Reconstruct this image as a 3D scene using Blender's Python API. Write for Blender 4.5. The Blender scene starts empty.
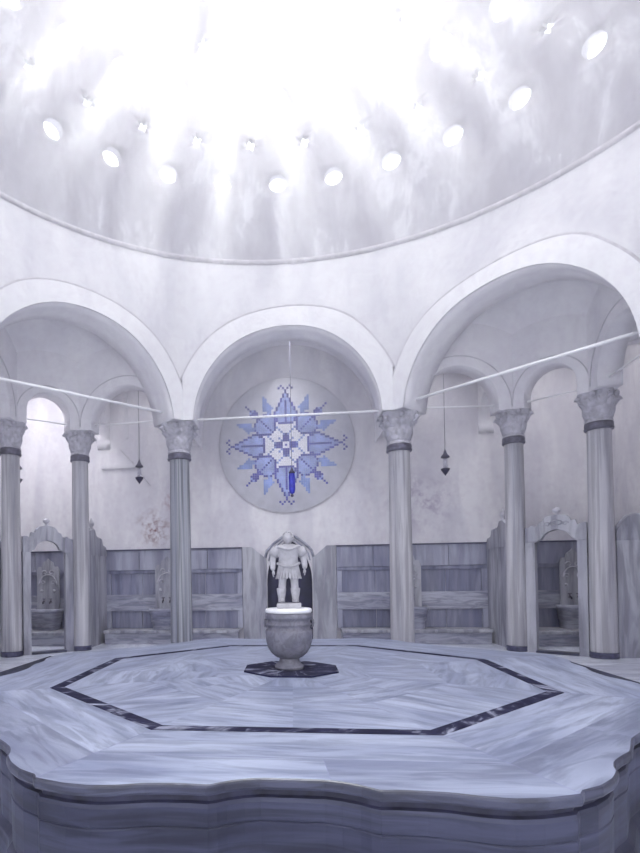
import bpy, bmesh, math, random
from mathutils import Vector, Matrix
random.seed(7)
PI = math.pi
sc = bpy.context.scene
COL = sc.collection
XC, YC = -0.08, 4.65            # centre of the column ring
Z_SUNK, Z_FL, Z_SLAB = 0.15, 0.20, 0.62
Z_CAP = 4.01

# ------------------------------------------------------------------ materials
def new_mat(name):
    m = bpy.data.materials.new(name); m.use_nodes = True
    nt = m.node_tree
    return m, nt, nt.nodes['Principled BSDF']

def N(nt, t, **k):
    n = nt.nodes.new(t)
    for a, b in k.items():
        if a in n.inputs.keys(): n.inputs[a].default_value = b
        else: setattr(n, a, b)
    return n

def ramp(nt, fac, stops):
    r = nt.nodes.new('ShaderNodeValToRGB'); e = r.color_ramp.elements
    while len(e) < len(stops): e.new(.5)
    for el, (p, c) in zip(e, stops):
        el.position = p; el.color = (*c, 1)
    nt.links.new(fac, r.inputs[0]); return r

def mixc(nt, fac, a, b, mode='MIX'):
    m = nt.nodes.new('ShaderNodeMix'); m.data_type = 'RGBA'; m.blend_type = mode
    for s, v in ((m.inputs[0], fac), (m.inputs[6], a), (m.inputs[7], b)):
        if hasattr(v, 'default_value') or hasattr(v, 'links'): nt.links.new(v, s)
        else: s.default_value = v if isinstance(v, (int, float)) else (*v, 1)
    return m.outputs[2]

def marble(name, light, mid, dark, scale, rough=.35, uv=False, bump=.0, vein=.5, dist=.8, spec=.5):
    m, nt, b = new_mat(name)
    tc = nt.nodes.new('ShaderNodeTexCoord')
    src = tc.outputs['UV' if uv else 'Object']
    add = nt.nodes.new('ShaderNodeVectorMath'); add.operation = 'ADD'
    oi = nt.nodes.new('ShaderNodeObjectInfo')
    mul = nt.nodes.new('ShaderNodeVectorMath'); mul.operation = 'SCALE'; mul.inputs['Scale'].default_value = 37.0
    nt.links.new(oi.outputs['Random'], mul.inputs[0])
    nt.links.new(src, add.inputs[0]); nt.links.new(mul.outputs[0], add.inputs[1])
    mp = N(nt, 'ShaderNodeMapping'); mp.inputs['Scale'].default_value = scale
    nt.links.new(add.outputs[0], mp.inputs['Vector'])
    n1 = N(nt, 'ShaderNodeTexNoise', Scale=1.6, Detail=7.0, Roughness=.6, Distortion=dist)
    nt.links.new(mp.outputs[0], n1.inputs['Vector'])
    r1 = ramp(nt, n1.outputs[0], [(.30, dark), (.46, mid), (.60, light), (.78, tuple(min(1, c*1.12) for c in light))])
    n2 = N(nt, 'ShaderNodeTexNoise', Scale=4.5, Detail=4.0, Roughness=.55, Distortion=dist*1.6)
    nt.links.new(mp.outputs[0], n2.inputs['Vector'])
    r2 = ramp(nt, n2.outputs[0], [(.40, tuple(c*.62 for c in mid)), (.56, (1, 1, 1))])
    c = mixc(nt, vein, r1.outputs[0], r2.outputs[0], 'MULTIPLY')
    nt.links.new(c, b.inputs['Base Color'])
    b.inputs['Roughness'].default_value = rough; b.inputs['Specular IOR Level'].default_value = spec
    if bump:
        bp = N(nt, 'ShaderNodeBump', Strength=bump, Distance=.02)
        nt.links.new(n2.outputs[0], bp.inputs['Height']); nt.links.new(bp.outputs[0], b.inputs['Normal'])
    return m

def plaster(name, base, grime_shade, amount, stains=()):
    m, nt, b = new_mat(name)
    tc = nt.nodes.new('ShaderNodeTexCoord')
    mp = N(nt, 'ShaderNodeMapping'); mp.inputs['Scale'].default_value = (1.5, 1.5, .45)
    nt.links.new(tc.outputs['Object'], mp.inputs['Vector'])
    n1 = N(nt, 'ShaderNodeTexNoise', Scale=1.3, Detail=8.0, Roughness=.62, Distortion=.4)
    nt.links.new(mp.outputs[0], n1.inputs['Vector'])
    r1 = ramp(nt, n1.outputs[0], [(.34, grime_shade), (.34+.26*amount, tuple((a+c)/2 for a, c in zip(base, grime_shade))), (.62, base)])
    n3 = N(nt, 'ShaderNodeTexNoise', Scale=9.0, Detail=5.0, Roughness=.7)
    nt.links.new(tc.outputs['Object'], n3.inputs['Vector'])
    r3 = ramp(nt, n3.outputs[0], [(.38, tuple(c*.93 for c in (1, .98, 1))), (.55, (1, 1, 1))])
    c = mixc(nt, 1.0, r1.outputs[0], r3.outputs[0], 'MULTIPLY')
    for (pos, rad, colr, st) in stains:
        d = nt.nodes.new('ShaderNodeVectorMath'); d.operation = 'DISTANCE'; d.inputs[1].default_value = pos
        nt.links.new(tc.outputs['Object'], d.inputs[0])
        mr = N(nt, 'ShaderNodeMapRange'); mr.inputs[1].default_value = rad; mr.inputs[2].default_value = rad*.25
        mr.inputs[3].default_value = 0; mr.inputs[4].default_value = 1
        nt.links.new(d.outputs['Value'], mr.inputs[0])
        n4 = N(nt, 'ShaderNodeTexNoise', Scale=6.0, Detail=6.0, Roughness=.7)
        nt.links.new(tc.outputs['Object'], n4.inputs['Vector'])
        r4 = ramp(nt, n4.outputs[0], [(.46, (0, 0, 0)), (.60, (1, 1, 1))])
        mm = nt.nodes.new('ShaderNodeMath'); mm.operation = 'MULTIPLY'
        nt.links.new(mr.outputs[0], mm.inputs[0]); nt.links.new(r4.outputs[0], mm.inputs[1])
        m2 = nt.nodes.new('ShaderNodeMath'); m2.operation = 'MULTIPLY'; m2.inputs[1].default_value = st
        nt.links.new(mm.outputs[0], m2.inputs[0])
        c = mixc(nt, m2.outputs[0], c, colr)
    nt.links.new(c, b.inputs['Base Color'])
    b.inputs['Roughness'].default_value = .85
    bp = N(nt, 'ShaderNodeBump', Strength=.25, Distance=.03)
    nt.links.new(n1.outputs[0], bp.inputs['Height']); nt.links.new(bp.outputs[0], b.inputs['Normal'])
    return m

def flat(name, colr, rough=.5, metal=0.0, noise=.15, nscale=12):
    m, nt, b = new_mat(name)
    tc = nt.nodes.new('ShaderNodeTexCoord')
    n1 = N(nt, 'ShaderNodeTexNoise', Scale=float(nscale), Detail=5.0)
    nt.links.new(tc.outputs['Object'], n1.inputs['Vector'])
    r1 = ramp(nt, n1.outputs[0], [(.35, tuple(c*(1-noise) for c in colr)), (.65, tuple(min(1, c*(1+noise)) for c in colr))])
    nt.links.new(r1.outputs[0], b.inputs['Base Color'])
    b.inputs['Roughness'].default_value = rough; b.inputs['Metallic'].default_value = metal
    return m

M = {}
M['plaster'] = plaster('plaster_wall', (.74, .725, .75), (.57, .555, .61), .6,
    [((-2.72, 10.4, 2.42), .42, (.20, .075, .08), .95), ((-2.35, 10.4, 2.95), .30, (.35, .2, .24), .6),
     ((2.35, 10.4, 2.75), .75, (.36, .30, .42), .7), ((1.6, 10.4, 5.2), .5, (.5, .42, .5), .4)])
M['plaster_ring'] = plaster('plaster_arcade', (.68, .675, .70), (.55, .545, .59), .5)
M['plaster_band'] = plaster('plaster_archivolt', (.75, .745, .765), (.66, .655, .69), .3)
M['plaster_dome'] = plaster('plaster_dome', (.54, .54, .575), (.28, .27, .32), .85)
M['vault'] = plaster('plaster_vault', (.86, .85, .87), (.76, .745, .79), .6)
M['grime_shade'] = flat('grime_shade_line', (.50, .48, .52), .9)  # grey of dirt and moulding shadow, painted on outlines and cornice
M['slab'] = marble('marble_slab', (.395, .435, .56), (.295, .33, .455), (.205, .235, .36), (.45, 3.0, 1), .32, uv=True, vein=.4, dist=.6)
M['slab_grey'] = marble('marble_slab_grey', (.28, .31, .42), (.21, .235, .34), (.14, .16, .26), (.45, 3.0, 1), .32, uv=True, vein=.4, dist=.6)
M['face'] = marble('marble_face_shaded', (.066, .07, .122), (.046, .049, .09), (.024, .025, .056), (.3, .3, 3.6), .5, vein=.45, dist=.5, spec=.3)  # far darker than the slab: shade of the front is in the colour
M['coping'] = marble('marble_coping_shaded', (.07, .074, .125), (.055, .058, .10), (.038, .04, .08), (.6, .6, 4), .4)  # darkened to carry the shade on the platform's front edge
M['floor'] = marble('marble_floor', (.66, .68, .76), (.54, .56, .66), (.40, .42, .54), (.6, 2.6, 1), .3, uv=True)
M['clad'] = marble('marble_cladding', (.36, .365, .455), (.265, .27, .365), (.17, .175, .265), (1.7, 1.7, .22), .45, dist=.4, vein=.3)
M['clad_h'] = marble('marble_cladding_rail', (.40, .405, .485), (.32, .325, .41), (.215, .22, .315), (.5, .5, 3.0), .4)
M['screen'] = marble('marble_screen', (.44, .44, .49), (.35, .35, .41), (.24, .24, .31), (1.6, 1.6, .25), .5, dist=.4)
M['shaft'] = marble('marble_shaft', (.54, .53, .56), (.45, .44, .48), (.32, .32, .38), (3.4, 3.4, .14), .4, vein=.45, dist=.25)
M['shaft_dark'] = marble('marble_shaft_streaked', (.43, .44, .48), (.31, .32, .375), (.17, .18, .255), (5.0, 5.0, .05), .4, vein=.75, dist=.15)
M['capital'] = flat('carved_marble', (.46, .45, .51), .75, 0, .2, 14)
def add_bump(m, sc__, st):
    nt = m.node_tree; b = nt.nodes['Principled BSDF']; tc = nt.nodes.new('ShaderNodeTexCoord')
    v = N(nt, 'ShaderNodeTexVoronoi', Scale=float(sc__)); nt.links.new(tc.outputs['Object'], v.inputs['Vector'])
    bp = N(nt, 'ShaderNodeBump', Strength=st, Distance=.02); nt.links.new(v.outputs[0], bp.inputs['Height']); nt.links.new(bp.outputs[0], b.inputs['Normal'])
add_bump(M['capital'], 18, .6)
M['ring'] = flat('dark_collar', (.11, .105, .155), .5, .3, .25, 20)
M['dark_marble'] = marble('marble_dark_veined', (.012, .012, .034), (.026, .026, .062), (.42, .44, .55), (2.2, 5.0, 3), .65, uv=True, vein=.0, spec=.04)
M['dark_base'] = flat('dark_base_stone', (.045, .045, .10), .4, 0, .4, 25)
M['urn'] = marble('marble_urn', (.225, .22, .265), (.18, .175, .22), (.135, .13, .18), (3, 3, 3), .55, vein=.3, bump=.1)
M['lid'] = flat('white_marble_lid', (.86, .85, .87), .4, 0, .05)
M['statue'] = flat('white_statue_marble', (.42, .41, .445), .7, 0, .15, 18)
M['void'] = flat('niche_darkness', (.012, .012, .045), .7, 0, .3, 6)  # near-black tone stands in for the darkness inside the niche
M['recess'] = marble('marble_recess', (.27, .275, .37), (.19, .195, .29), (.11, .115, .20), (1.9, 1.9, .22), .45, dist=.4, vein=.3)  # darker cladding tone, with the shade of recessed parts put into it
M['joint'] = flat('mortar_joint', (.30, .31, .46), .8)
M['groove'] = flat('groove_shade', (.022, .022, .05), .6, 0, .5, 10)  # near-black tone paints the shade line below the coping
M['rod'] = flat('white_painted_iron', (.90, .90, .92), .4, 0, .03)
M['iron'] = flat('dark_iron', (.05, .045, .09), .45, .5)
M['brass'] = flat('aged_brass_tap', (.10, .085, .12), .4, .7)
M['disc'] = flat('medallion_ground', (.53, .525, .575), .6, 0, .06, 6)
M['t_dark'] = flat('tile_navy', (.085, .085, .33), .35, 0, .25, 7)
M['t_light'] = flat('tile_pale_blue', (.31, .37, .63), .35, 0, .2, 5)
M['t_mid'] = flat('tile_blue', (.22, .29, .56), .35, 0, .25, 5)
M['t_white'] = flat('tile_white', (.76, .75, .80), .35, 0, .04, 5)
def glassy(name, colr, transp, rough=.1):
    m, nt, b = new_mat(name)
    nt.nodes.remove(b)
    t = nt.nodes.new('ShaderNodeBsdfTransparent'); t.inputs[0].default_value = (*colr, 1)
    g = nt.nodes.new('ShaderNodeBsdfGlossy'); g.inputs['Roughness'].default_value = rough
    mx = nt.nodes.new('ShaderNodeMixShader'); mx.inputs[0].default_value = 1-transp
    nt.links.new(t.outputs[0], mx.inputs[1]); nt.links.new(g.outputs[0], mx.inputs[2])
    nt.links.new(mx.outputs[0], nt.nodes['Material Output'].inputs[0])
    return m
M['oculus'] = glassy('skylight_glass', (.97, 1, .97), .93)
M['lamp_glass'] = glassy('clear_lamp_glass', (.9, .9, .95), .8)
M['blue_glass'] = flat('cobalt_blue_glass', (.02, .03, .50), .15, 0, .2)

# ------------------------------------------------------------------ mesh helpers
class MB:
    def __init__(s):
        s.v = []; s.f = []; s.m = []; s.uv = []; s.smooth = []
    def face(s, pts, mi=0, uv=None, smooth=False):
        i = len(s.v); s.v += [tuple(p) for p in pts]
        s.f.append(list(range(i, i+len(pts)))); s.m.append(mi); s.uv.append(uv); s.smooth.append(smooth)
    def grid(s, rows, mi=0, smooth=True, closed=False, flip=False, skip=None):
        """rows: list of equally long lists of points"""
        i = len(s.v); n = len(rows[0])
        for r in rows: s.v += [tuple(p) for p in r]
        for a in range(len(rows)-1):
            for b in range(n if closed else n-1):
                c = (b+1) % n
                q = [i+a*n+b, i+a*n+c, i+(a+1)*n+c, i+(a+1)*n+b]
                if flip: q.reverse()
                s.f.append(q); s.m.append(mi); s.uv.append(None); s.smooth.append(smooth)
    def lathe(s, prof, seg=32, c=(0, 0), mi=0, mod=None):
        rows = []
        for r, z in prof:
            row = []
            for k in range(seg):
                a = 2*PI*k/seg
                rr = r if mod is None else mod(r, z, a)
                row.append((c[0]+rr*math.cos(a), c[1]+rr*math.sin(a), z))
            rows.append(row)
        s.grid(rows, mi, True, True)
        for row, fl in ((rows[0], True), (rows[-1], False)):
            i = len(s.v); s.v += row
            f = list(range(i, i+seg))
            if fl: f.reverse()
            s.f.append(f); s.m.append(mi); s.uv.append(None); s.smooth.append(False)
    def box(s, a, b, mi=0, bev=0.0):
        x0, y0, z0 = a; x1, y1, z1 = b
        if bev > 0:
            x0, x1 = sorted((x0, x1)); y0, y1 = sorted((y0, y1)); z0, z1 = sorted((z0, z1))
            e = min(bev, (x1-x0)*.4, (y1-y0)*.4, (z1-z0)*.4)
            bm = bmesh.new()
            bmesh.ops.create_cube(bm, size=1)
            for v in bm.verts:
                v.co = Vector((x0+(v.co.x+.5)*(x1-x0), y0+(v.co.y+.5)*(y1-y0), z0+(v.co.z+.5)*(z1-z0)))
            bmesh.ops.bevel(bm, geom=bm.edges[:], offset=e, segments=2, affect='EDGES', profile=.5)
            s.add_bm(bm, mi); bm.free(); return
        p = [(x0, y0, z0), (x1, y0, z0), (x1, y1, z0), (x0, y1, z0), (x0, y0, z1), (x1, y0, z1), (x1, y1, z1), (x0, y1, z1)]
        i = len(s.v); s.v += p
        for q in ((0, 3, 2, 1), (4, 5, 6, 7), (0, 1, 5, 4), (1, 2, 6, 5), (2, 3, 7, 6), (3, 0, 4, 7)):
            s.f.append([i+k for k in q]); s.m.append(mi); s.uv.append(None); s.smooth.append(False)
    def add_bm(s, bm, mi=0, mat=None, smooth=False):
        i = len(s.v); bm.verts.ensure_lookup_table()
        for k, v in enumerate(bm.verts): v.index = k
        s.v += [tuple(mat @ v.co if mat else v.co) for v in bm.verts]
        for f in bm.faces:
            s.f.append([i+v.index for v in f.verts]); s.m.append(mi); s.uv.append(None); s.smooth.append(smooth)
    def tube(s, pts, r, seg=8, mi=0, cap=True):
        pts = [Vector(p) for p in pts]; rows = []
        up = None
        for k, p in enumerate(pts):
            t = (pts[min(k+1, len(pts)-1)]-pts[max(k-1, 0)]).normalized()
            if up is None:
                up = Vector((0, 0, 1)) if abs(t.z) < .9 else Vector((1, 0, 0))
            a = t.cross(up).normalized(); b = a.cross(t).normalized(); up = b
            rr = r[k] if isinstance(r, (list, tuple)) else r
            rows.append([tuple(p+a*rr*math.cos(2*PI*j/seg)+b*rr*math.sin(2*PI*j/seg)) for j in range(seg)])
        s.grid(rows, mi, True, True)
        if cap:
            for row in (rows[0], rows[-1]):
                i = len(s.v); s.v += row; s.f.append(list(range(i, i+seg))); s.m.append(mi); s.uv.append(None); s.smooth.append(False)
    def prism(s, poly, T, d0, d1, mi=0):
        """poly: 2D outline; T(u, v, d) -> 3D; extruded from d0 to d1"""
        n = len(poly)
        s.face([T(u, v, d0) for u, v in poly], mi); s.face([T(u, v, d1) for u, v in poly][::-1], mi)
        for k in range(n):
            (u0, v0), (u1, v1) = poly[k], poly[(k+1) % n]
            s.face([T(u0, v0, d0), T(u0, v0, d1), T(u1, v1, d1), T(u1, v1, d0)], mi)
    def sphere(s, c, r, mi=0, sc_=(1, 1, 1), u=16, v=10):
        rows = []
        for j in range(v+1):
            t = -PI/2+PI*j/v
            rows.append([(c[0]+sc_[0]*r*math.cos(t)*math.cos(2*PI*k/u), c[1]+sc_[1]*r*math.cos(t)*math.sin(2*PI*k/u), c[2]+sc_[2]*r*math.sin(t)) for k in range(u)])
        s.grid(rows, mi, True, True)
    def build(s, name, mats, parent=None, weld=1e-4, recalc=True):
        me = bpy.data.meshes.new(name)
        me.from_pydata(s.v, [], s.f)
        if not isinstance(mats, (list, tuple)): mats = [mats]
        for m in mats: me.materials.append(M[m])
        for i, p in enumerate(me.polygons):
            p.material_index = s.m[i]; p.use_smooth = s.smooth[i]
        if any(u is not None for u in s.uv):
            ul = me.uv_layers.new(name='UVMap')
            for i, p in enumerate(me.polygons):
                if s.uv[i] is not None:
                    for li, u in zip(p.loop_indices, s.uv[i]): ul.data[li].uv = u
        if weld:
            bm = bmesh.new(); bm.from_mesh(me)
            bmesh.ops.remove_doubles(bm, verts=bm.verts, dist=weld)
            if recalc: bmesh.ops.recalc_face_normals(bm, faces=bm.faces)
            bm.to_mesh(me); bm.free()
        me.validate()
        o = bpy.data.objects.new(name, me); COL.objects.link(o)
        if parent is not None: o.parent = parent
        return o

def thing(name, label, cat, loc=(0, 0, 0), rz=0, group=None):
    o = bpy.data.objects.new(name, None); COL.objects.link(o)
    o.location = loc; o.rotation_euler = (0, 0, rz); o.empty_display_size = .1
    o['label'] = label; o['category'] = cat
    if group: o['group'] = group
    return o
def tag(o, label, cat, group=None):
    o['label'] = label; o['category'] = cat
    if group: o['group'] = group
    return o
def struct(o, label=None, cat=None):
    o['kind'] = 'structure'
    if label: o['label'] = label
    if cat: o['category'] = cat
    return o
def dup(root, loc, rz, label, group=None):
    r = root.copy(); COL.objects.link(r); r.location = loc; r.rotation_euler = (0, 0, rz)
    r['label'] = label
    if group: r['group'] = group
    for ch in list(root.children):
        c = ch.copy(); COL.objects.link(c); c.parent = r
        for g in list(ch.children):
            d = g.copy(); COL.objects.link(d); d.parent = c
    return r

# ------------------------------------------------------------------ dome circle + wall deformation
DX, DY, DR, DZ, DK = 0.10, 4.20, 4.70, 6.60, 0.80
def sstep(t):
    t = max(0, min(1, t)); return t*t*(3-2*t)
def deform(x, y, z, add=0.0):
    a = math.atan2(y-YC, x-XC)
    tx, ty = DX+(DR+add)*math.cos(a), DY+(DR+add)*math.sin(a)
    w = sstep((z-5.1)/(DZ-5.1))
    return (x+(tx-x)*w, y+(ty-y)*w, z)

T8 = math.tan(PI/8)
D_FRONT, D_MID, D_BACK = 4.06, 4.36, 4.66
AR, AZ = 1.50, 3.97             # arch radius and centre height
ER, EZ = 1.99, 3.83             # extrados line
Z_TOP = DZ
def face_frame(k):
    th = PI/2-k*PI/4
    n = Vector((math.cos(th), math.sin(th), 0)); t = Vector((math.sin(th), -math.cos(th), 0))
    return lambda s_, d, z: tuple(Vector((XC, YC, 0))+n*d+t*s_+Vector((0, 0, z)))
def arch_z(s_, r=AR, c=AZ, zb=Z_CAP):
    return max(zb, c+math.sqrt(max(0, r*r-s_*s_))) if abs(s_) < r else zb

ring = MB(); band = MB(); line = MB()
for k in range(8):
    F = face_frame(k)
    AZ = 3.97 if k % 2 == 0 else 3.88
    ER, EZ = (1.82, 4.0) if k % 2 == 0 else (1.78, 3.91)
    sA = [AR*math.sin(PI/2*(i/18)) for i in range(-18, 19)]
    # front and back skins
    for d, dfm in ((D_FRONT, True), (D_BACK, False)):
        S = d*T8
        ss = [-S]+sA+[S]
        nz = 12
        rows = []
        for s_ in ss:
            z0 = arch_z(s_, AR, AZ) if abs(s_) < AR-1e-6 else Z_CAP
            col = []
            for j in range(nz+1):
                z = z0+(Z_TOP-z0)*j/nz
                p = F(s_, d, z)
                col.append(deform(*p, 0 if dfm else .45))
            rows.append(col)
        ring.grid(rows, 0, True, flip=not dfm)
    # soffit
    rows = []
    for d in (D_FRONT, D_FRONT+.2, D_FRONT+.4, D_BACK):
        row = []
        for s_ in sA:
            z = arch_z(s_, AR, AZ); p = Vector(F(s_, d, z))
            w = (d-D_FRONT)/(D_BACK-D_FRONT); p = Vector(deform(*p, .45*w))
            row.append(tuple(p))
        rows.append(row)
    ring.grid(rows, 1, True)
    # pier bottoms
    for sg in (-1, 1):
        ring.face([F(sg*AR, D_FRONT, Z_CAP), F(sg*D_FRONT*T8, D_FRONT, Z_CAP), F(sg*D_BACK*T8, D_BACK, Z_CAP), F(sg*AR, D_BACK, Z_CAP)], 0)
    # archivolt band
    inner, outer = [], []
    S = D_FRONT*T8-.012
    for i in range(0, 49):
        a = PI*i/48
        s0 = -AR*math.cos(a); z0 = max(Z_CAP, AZ+AR*math.sin(a))
        s1 = -ER*math.cos(a); z1 = EZ+ER*math.sin(a)
        if abs(s1) > S:
            s1 = math.copysign(S, s1); zmax = EZ+math.sqrt(ER*ER-S*S)
            # spread the clipped points up the corner line
            t = min(1.0, (math.sin(a)*ER+EZ-EZ)/(math.sqrt(ER*ER-S*S)))
            z1 = Z_CAP+(zmax-Z_CAP)*t
        inner.append((s0, z0)); outer.append((s1, max(z1, Z_CAP)))
    PR = .035
    rows = [[deform(*F(s_, D_FRONT, z)) for s_, z in inner]]
    rows += [[deform(*F(a_[0]+(b_[0]-a_[0])*t, D_FRONT-PR, a_[1]+(b_[1]-a_[1])*t)) for a_, b_ in zip(inner, outer)] for t in (0, .33, .66, 1)]
    rows += [[deform(*F(s_, D_FRONT, z)) for s_, z in outer]]
    band.grid(rows, 0, False)
    zc = EZ+math.sqrt(ER*ER-S*S)
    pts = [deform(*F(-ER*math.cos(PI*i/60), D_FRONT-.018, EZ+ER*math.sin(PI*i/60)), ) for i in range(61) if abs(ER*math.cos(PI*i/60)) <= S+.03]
    line.tube(pts, .022, 6)  # grey bead draws the shadow and dirt line at the band edge
ringo = struct(ring.build('wall_arcade', ['plaster_ring', 'vault']), 'white plastered octagonal arcade wall carrying the dome', 'wall')
struct(band.build('trim_1', 'plaster_band'), 'raised white plaster bands around the eight arches', 'moulding')
struct(line.build('trim_2', 'grime_shade'), 'thin grey outlines above the arch bands', 'moulding')

# cornice ring
cor = MB()
prof = [(0, -.035), (-.03, -.03), (-.045, -.005), (-.04, .02), (-.015, .03), (0, .05)]
rows = [[(DX+(DR+dr)*math.cos(2*PI*i/128), DY+(DR+dr)*math.sin(2*PI*i/128), DZ+dz) for i in range(128)] for dr, dz in prof]
cor.grid(rows, 0, True, True)
struct(cor.build('trim_3', 'grime_shade'), 'narrow plaster cornice ring at the foot of the dome', 'cornice')  # dark grey paints the shadow line of the moulding

# ------------------------------------------------------------------ dome with real openings
def dpt(az, el, add=0.0):
    """az measured from +y towards +x, degrees"""
    a = math.radians(az); e = math.radians(el)
    r = DR+add
    return (DX+r*math.cos(e)*math.sin(a), DY+r*math.cos(e)*math.cos(a), DZ+r*DK*math.sin(e))
dome = MB(); outer_shell = MB()
bands = [(0, 13.5, None), (13.5, 22.0, 'c'), (22.0, 28.6, 's'), (28.6, 36.8, 'c'), (36.8, 43.6, 's'), (43.6, 52.0, 'c'), (52.0, 58.0, 's'), (58.0, 66.0, 'c')]
NS = 6; STEP = 11.25; AZ0 = -48.2
holes = []
for bi, (e0, e1, kind) in enumerate(bands):
    half = 0 if kind != 's' else .5
    for k in range(32):
        ac = AZ0+STEP*(k+half); a0, a1 = ac-STEP/2, ac+STEP/2; ec = (e0+e1)/2
        if kind is None:
            rows = [[dpt(a0+STEP*i/NS, e0+(e1-e0)*j/3) for i in range(NS+1)] for j in range(4)]
            dome.grid(rows, 0, True); continue
        bd = [(a0+STEP*i/NS, e0) for i in range(NS)]+[(a1, e0+(e1-e0)*i/NS) for i in range(NS)]+\
             [(a1-STEP*i/NS, e1) for i in range(NS)]+[(a0, e1-(e1-e0)*i/NS) for i in range(NS)]
        ce = math.cos(math.radians(ec))
        rr = .135 if kind == 'c' else .10
        if bi == 1: rr = .14
        if bi >= 3: rr = .12 if kind == 's' else .16
        dperm = math.degrees(1/DR)
        ci = []
        for i in range(4*NS):
            # angle in local plane following the boundary order, starting at lower-left corner
            t = -3*PI/4+2*PI*i/(4*NS)
            r_ = rr*((1, .74, .52, .74)[i % 4] if kind == 's' else 1)
            ci.append((ac+r_*math.cos(t)*dperm/ce, ec+r_*math.sin(t)*dperm/.98))
        B = [dpt(*q) for q in bd]; Cc = [dpt(*q) for q in ci]; Mid = []
        for q, w in zip(bd, ci):
            Mid.append(dpt((q[0]+w[0])/2, (q[1]+w[1])/2))
        O = [dpt(q[0], q[1], .17) for q in ci]
        dome.grid([B+[B[0]], Mid+[Mid[0]], Cc+[Cc[0]]], 0, True)
        dome.grid([Cc+[Cc[0]], O+[O[0]]], 0, False)
        holes.append((ac, ec, kind, ci, rr))
# crown up to the unseen opening that holds the fill lamp
EL_TOP = 78.0
rows = [[dpt(AZ0+STEP*.5+360*i/192, 66+(EL_TOP-66)*j/3) for i in range(192)] for j in range(4)]
dome.grid(rows, 0, True, True)
rows = [[dpt(360*i/192, EL_TOP, a) for i in range(192)] for a in (0, .26)]
dome.grid(rows, 0, False, True)
struct(dome.build('ceiling', 'plaster_dome', weld=1e-3), 'grey-white plaster dome pierced by rings of round and star holes', 'dome')

wn = 0
for (ac, ec, kind, ci, rr) in holes:
    a = (ac+180) % 360-180
    if abs(a) > 75 or ec > 41: continue
    wn += 1
    g = MB()
    for j, fr in enumerate((1.0,)):
        cx_, cy_ = ac, ec
        rows = []
        for f_, ad in ((1.0, .15), (.75, .195), (.4, .22), (.05, .23)):
            rows.append([dpt(cx_+(q[0]-cx_)*f_, cy_+(q[1]-cy_)*f_, ad) for q in ci])
        g.grid(rows, 0, True, True)
        g.face(rows[-1], 0)
    o = g.build('window_%d' % wn, 'oculus')
    struct(o)

# ------------------------------------------------------------------ cross-arcade walls (corner bays, aisles)
def arch_wall(mb, P0, P1, th, hw, zc, ztop, zb=Z_CAP, line_mb=None, er=None, sgn=1):
    P0 = Vector((*P0, 0)); P1 = Vector((*P1, 0)); L = (P1-P0).length
    t = (P1-P0)/L; n = Vector((t.y, -t.x, 0))*sgn; mid = (P0+P1)/2
    F = lambda s_, d, z: tuple(mid+t*s_+n*d+Vector((0, 0, z)))
    sA = [hw*math.sin(PI/2*i/12) for i in range(-12, 13)]
    az = lambda s_: zc+math.sqrt(max(0, hw*hw-s_*s_))
    for d in (-th/2, th/2):
        rows = []
        for s_ in [-L/2]+[-hw]+sA[1:-1]+[hw]+[L/2]:
            z0 = az(s_) if abs(s_) < hw-1e-6 else (zb)
            rows.append([F(s_, d, z0+(ztop-z0)*j/2) for j in range(3)])
        mb.grid(rows, 0, False)
    rows = [[F(-hw, d, zb)]+[F(s_, d, az(s_)) for s_ in sA]+[F(hw, d, zb)] for d in (-th/2, th/2)]
    mb.grid(rows, 0, True)
    for sg in (-1, 1):
        mb.face([F(sg*hw, -th/2, zb), F(sg*L/2, -th/2, zb), F(sg*L/2, th/2, zb), F(sg*hw, th/2, zb)], 0)
    if line_mb is not None:
        S = L/2-.02
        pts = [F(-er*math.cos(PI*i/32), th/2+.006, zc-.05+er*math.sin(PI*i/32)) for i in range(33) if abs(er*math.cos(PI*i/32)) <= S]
        line_mb.tube(pts, .008, 6)

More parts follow.
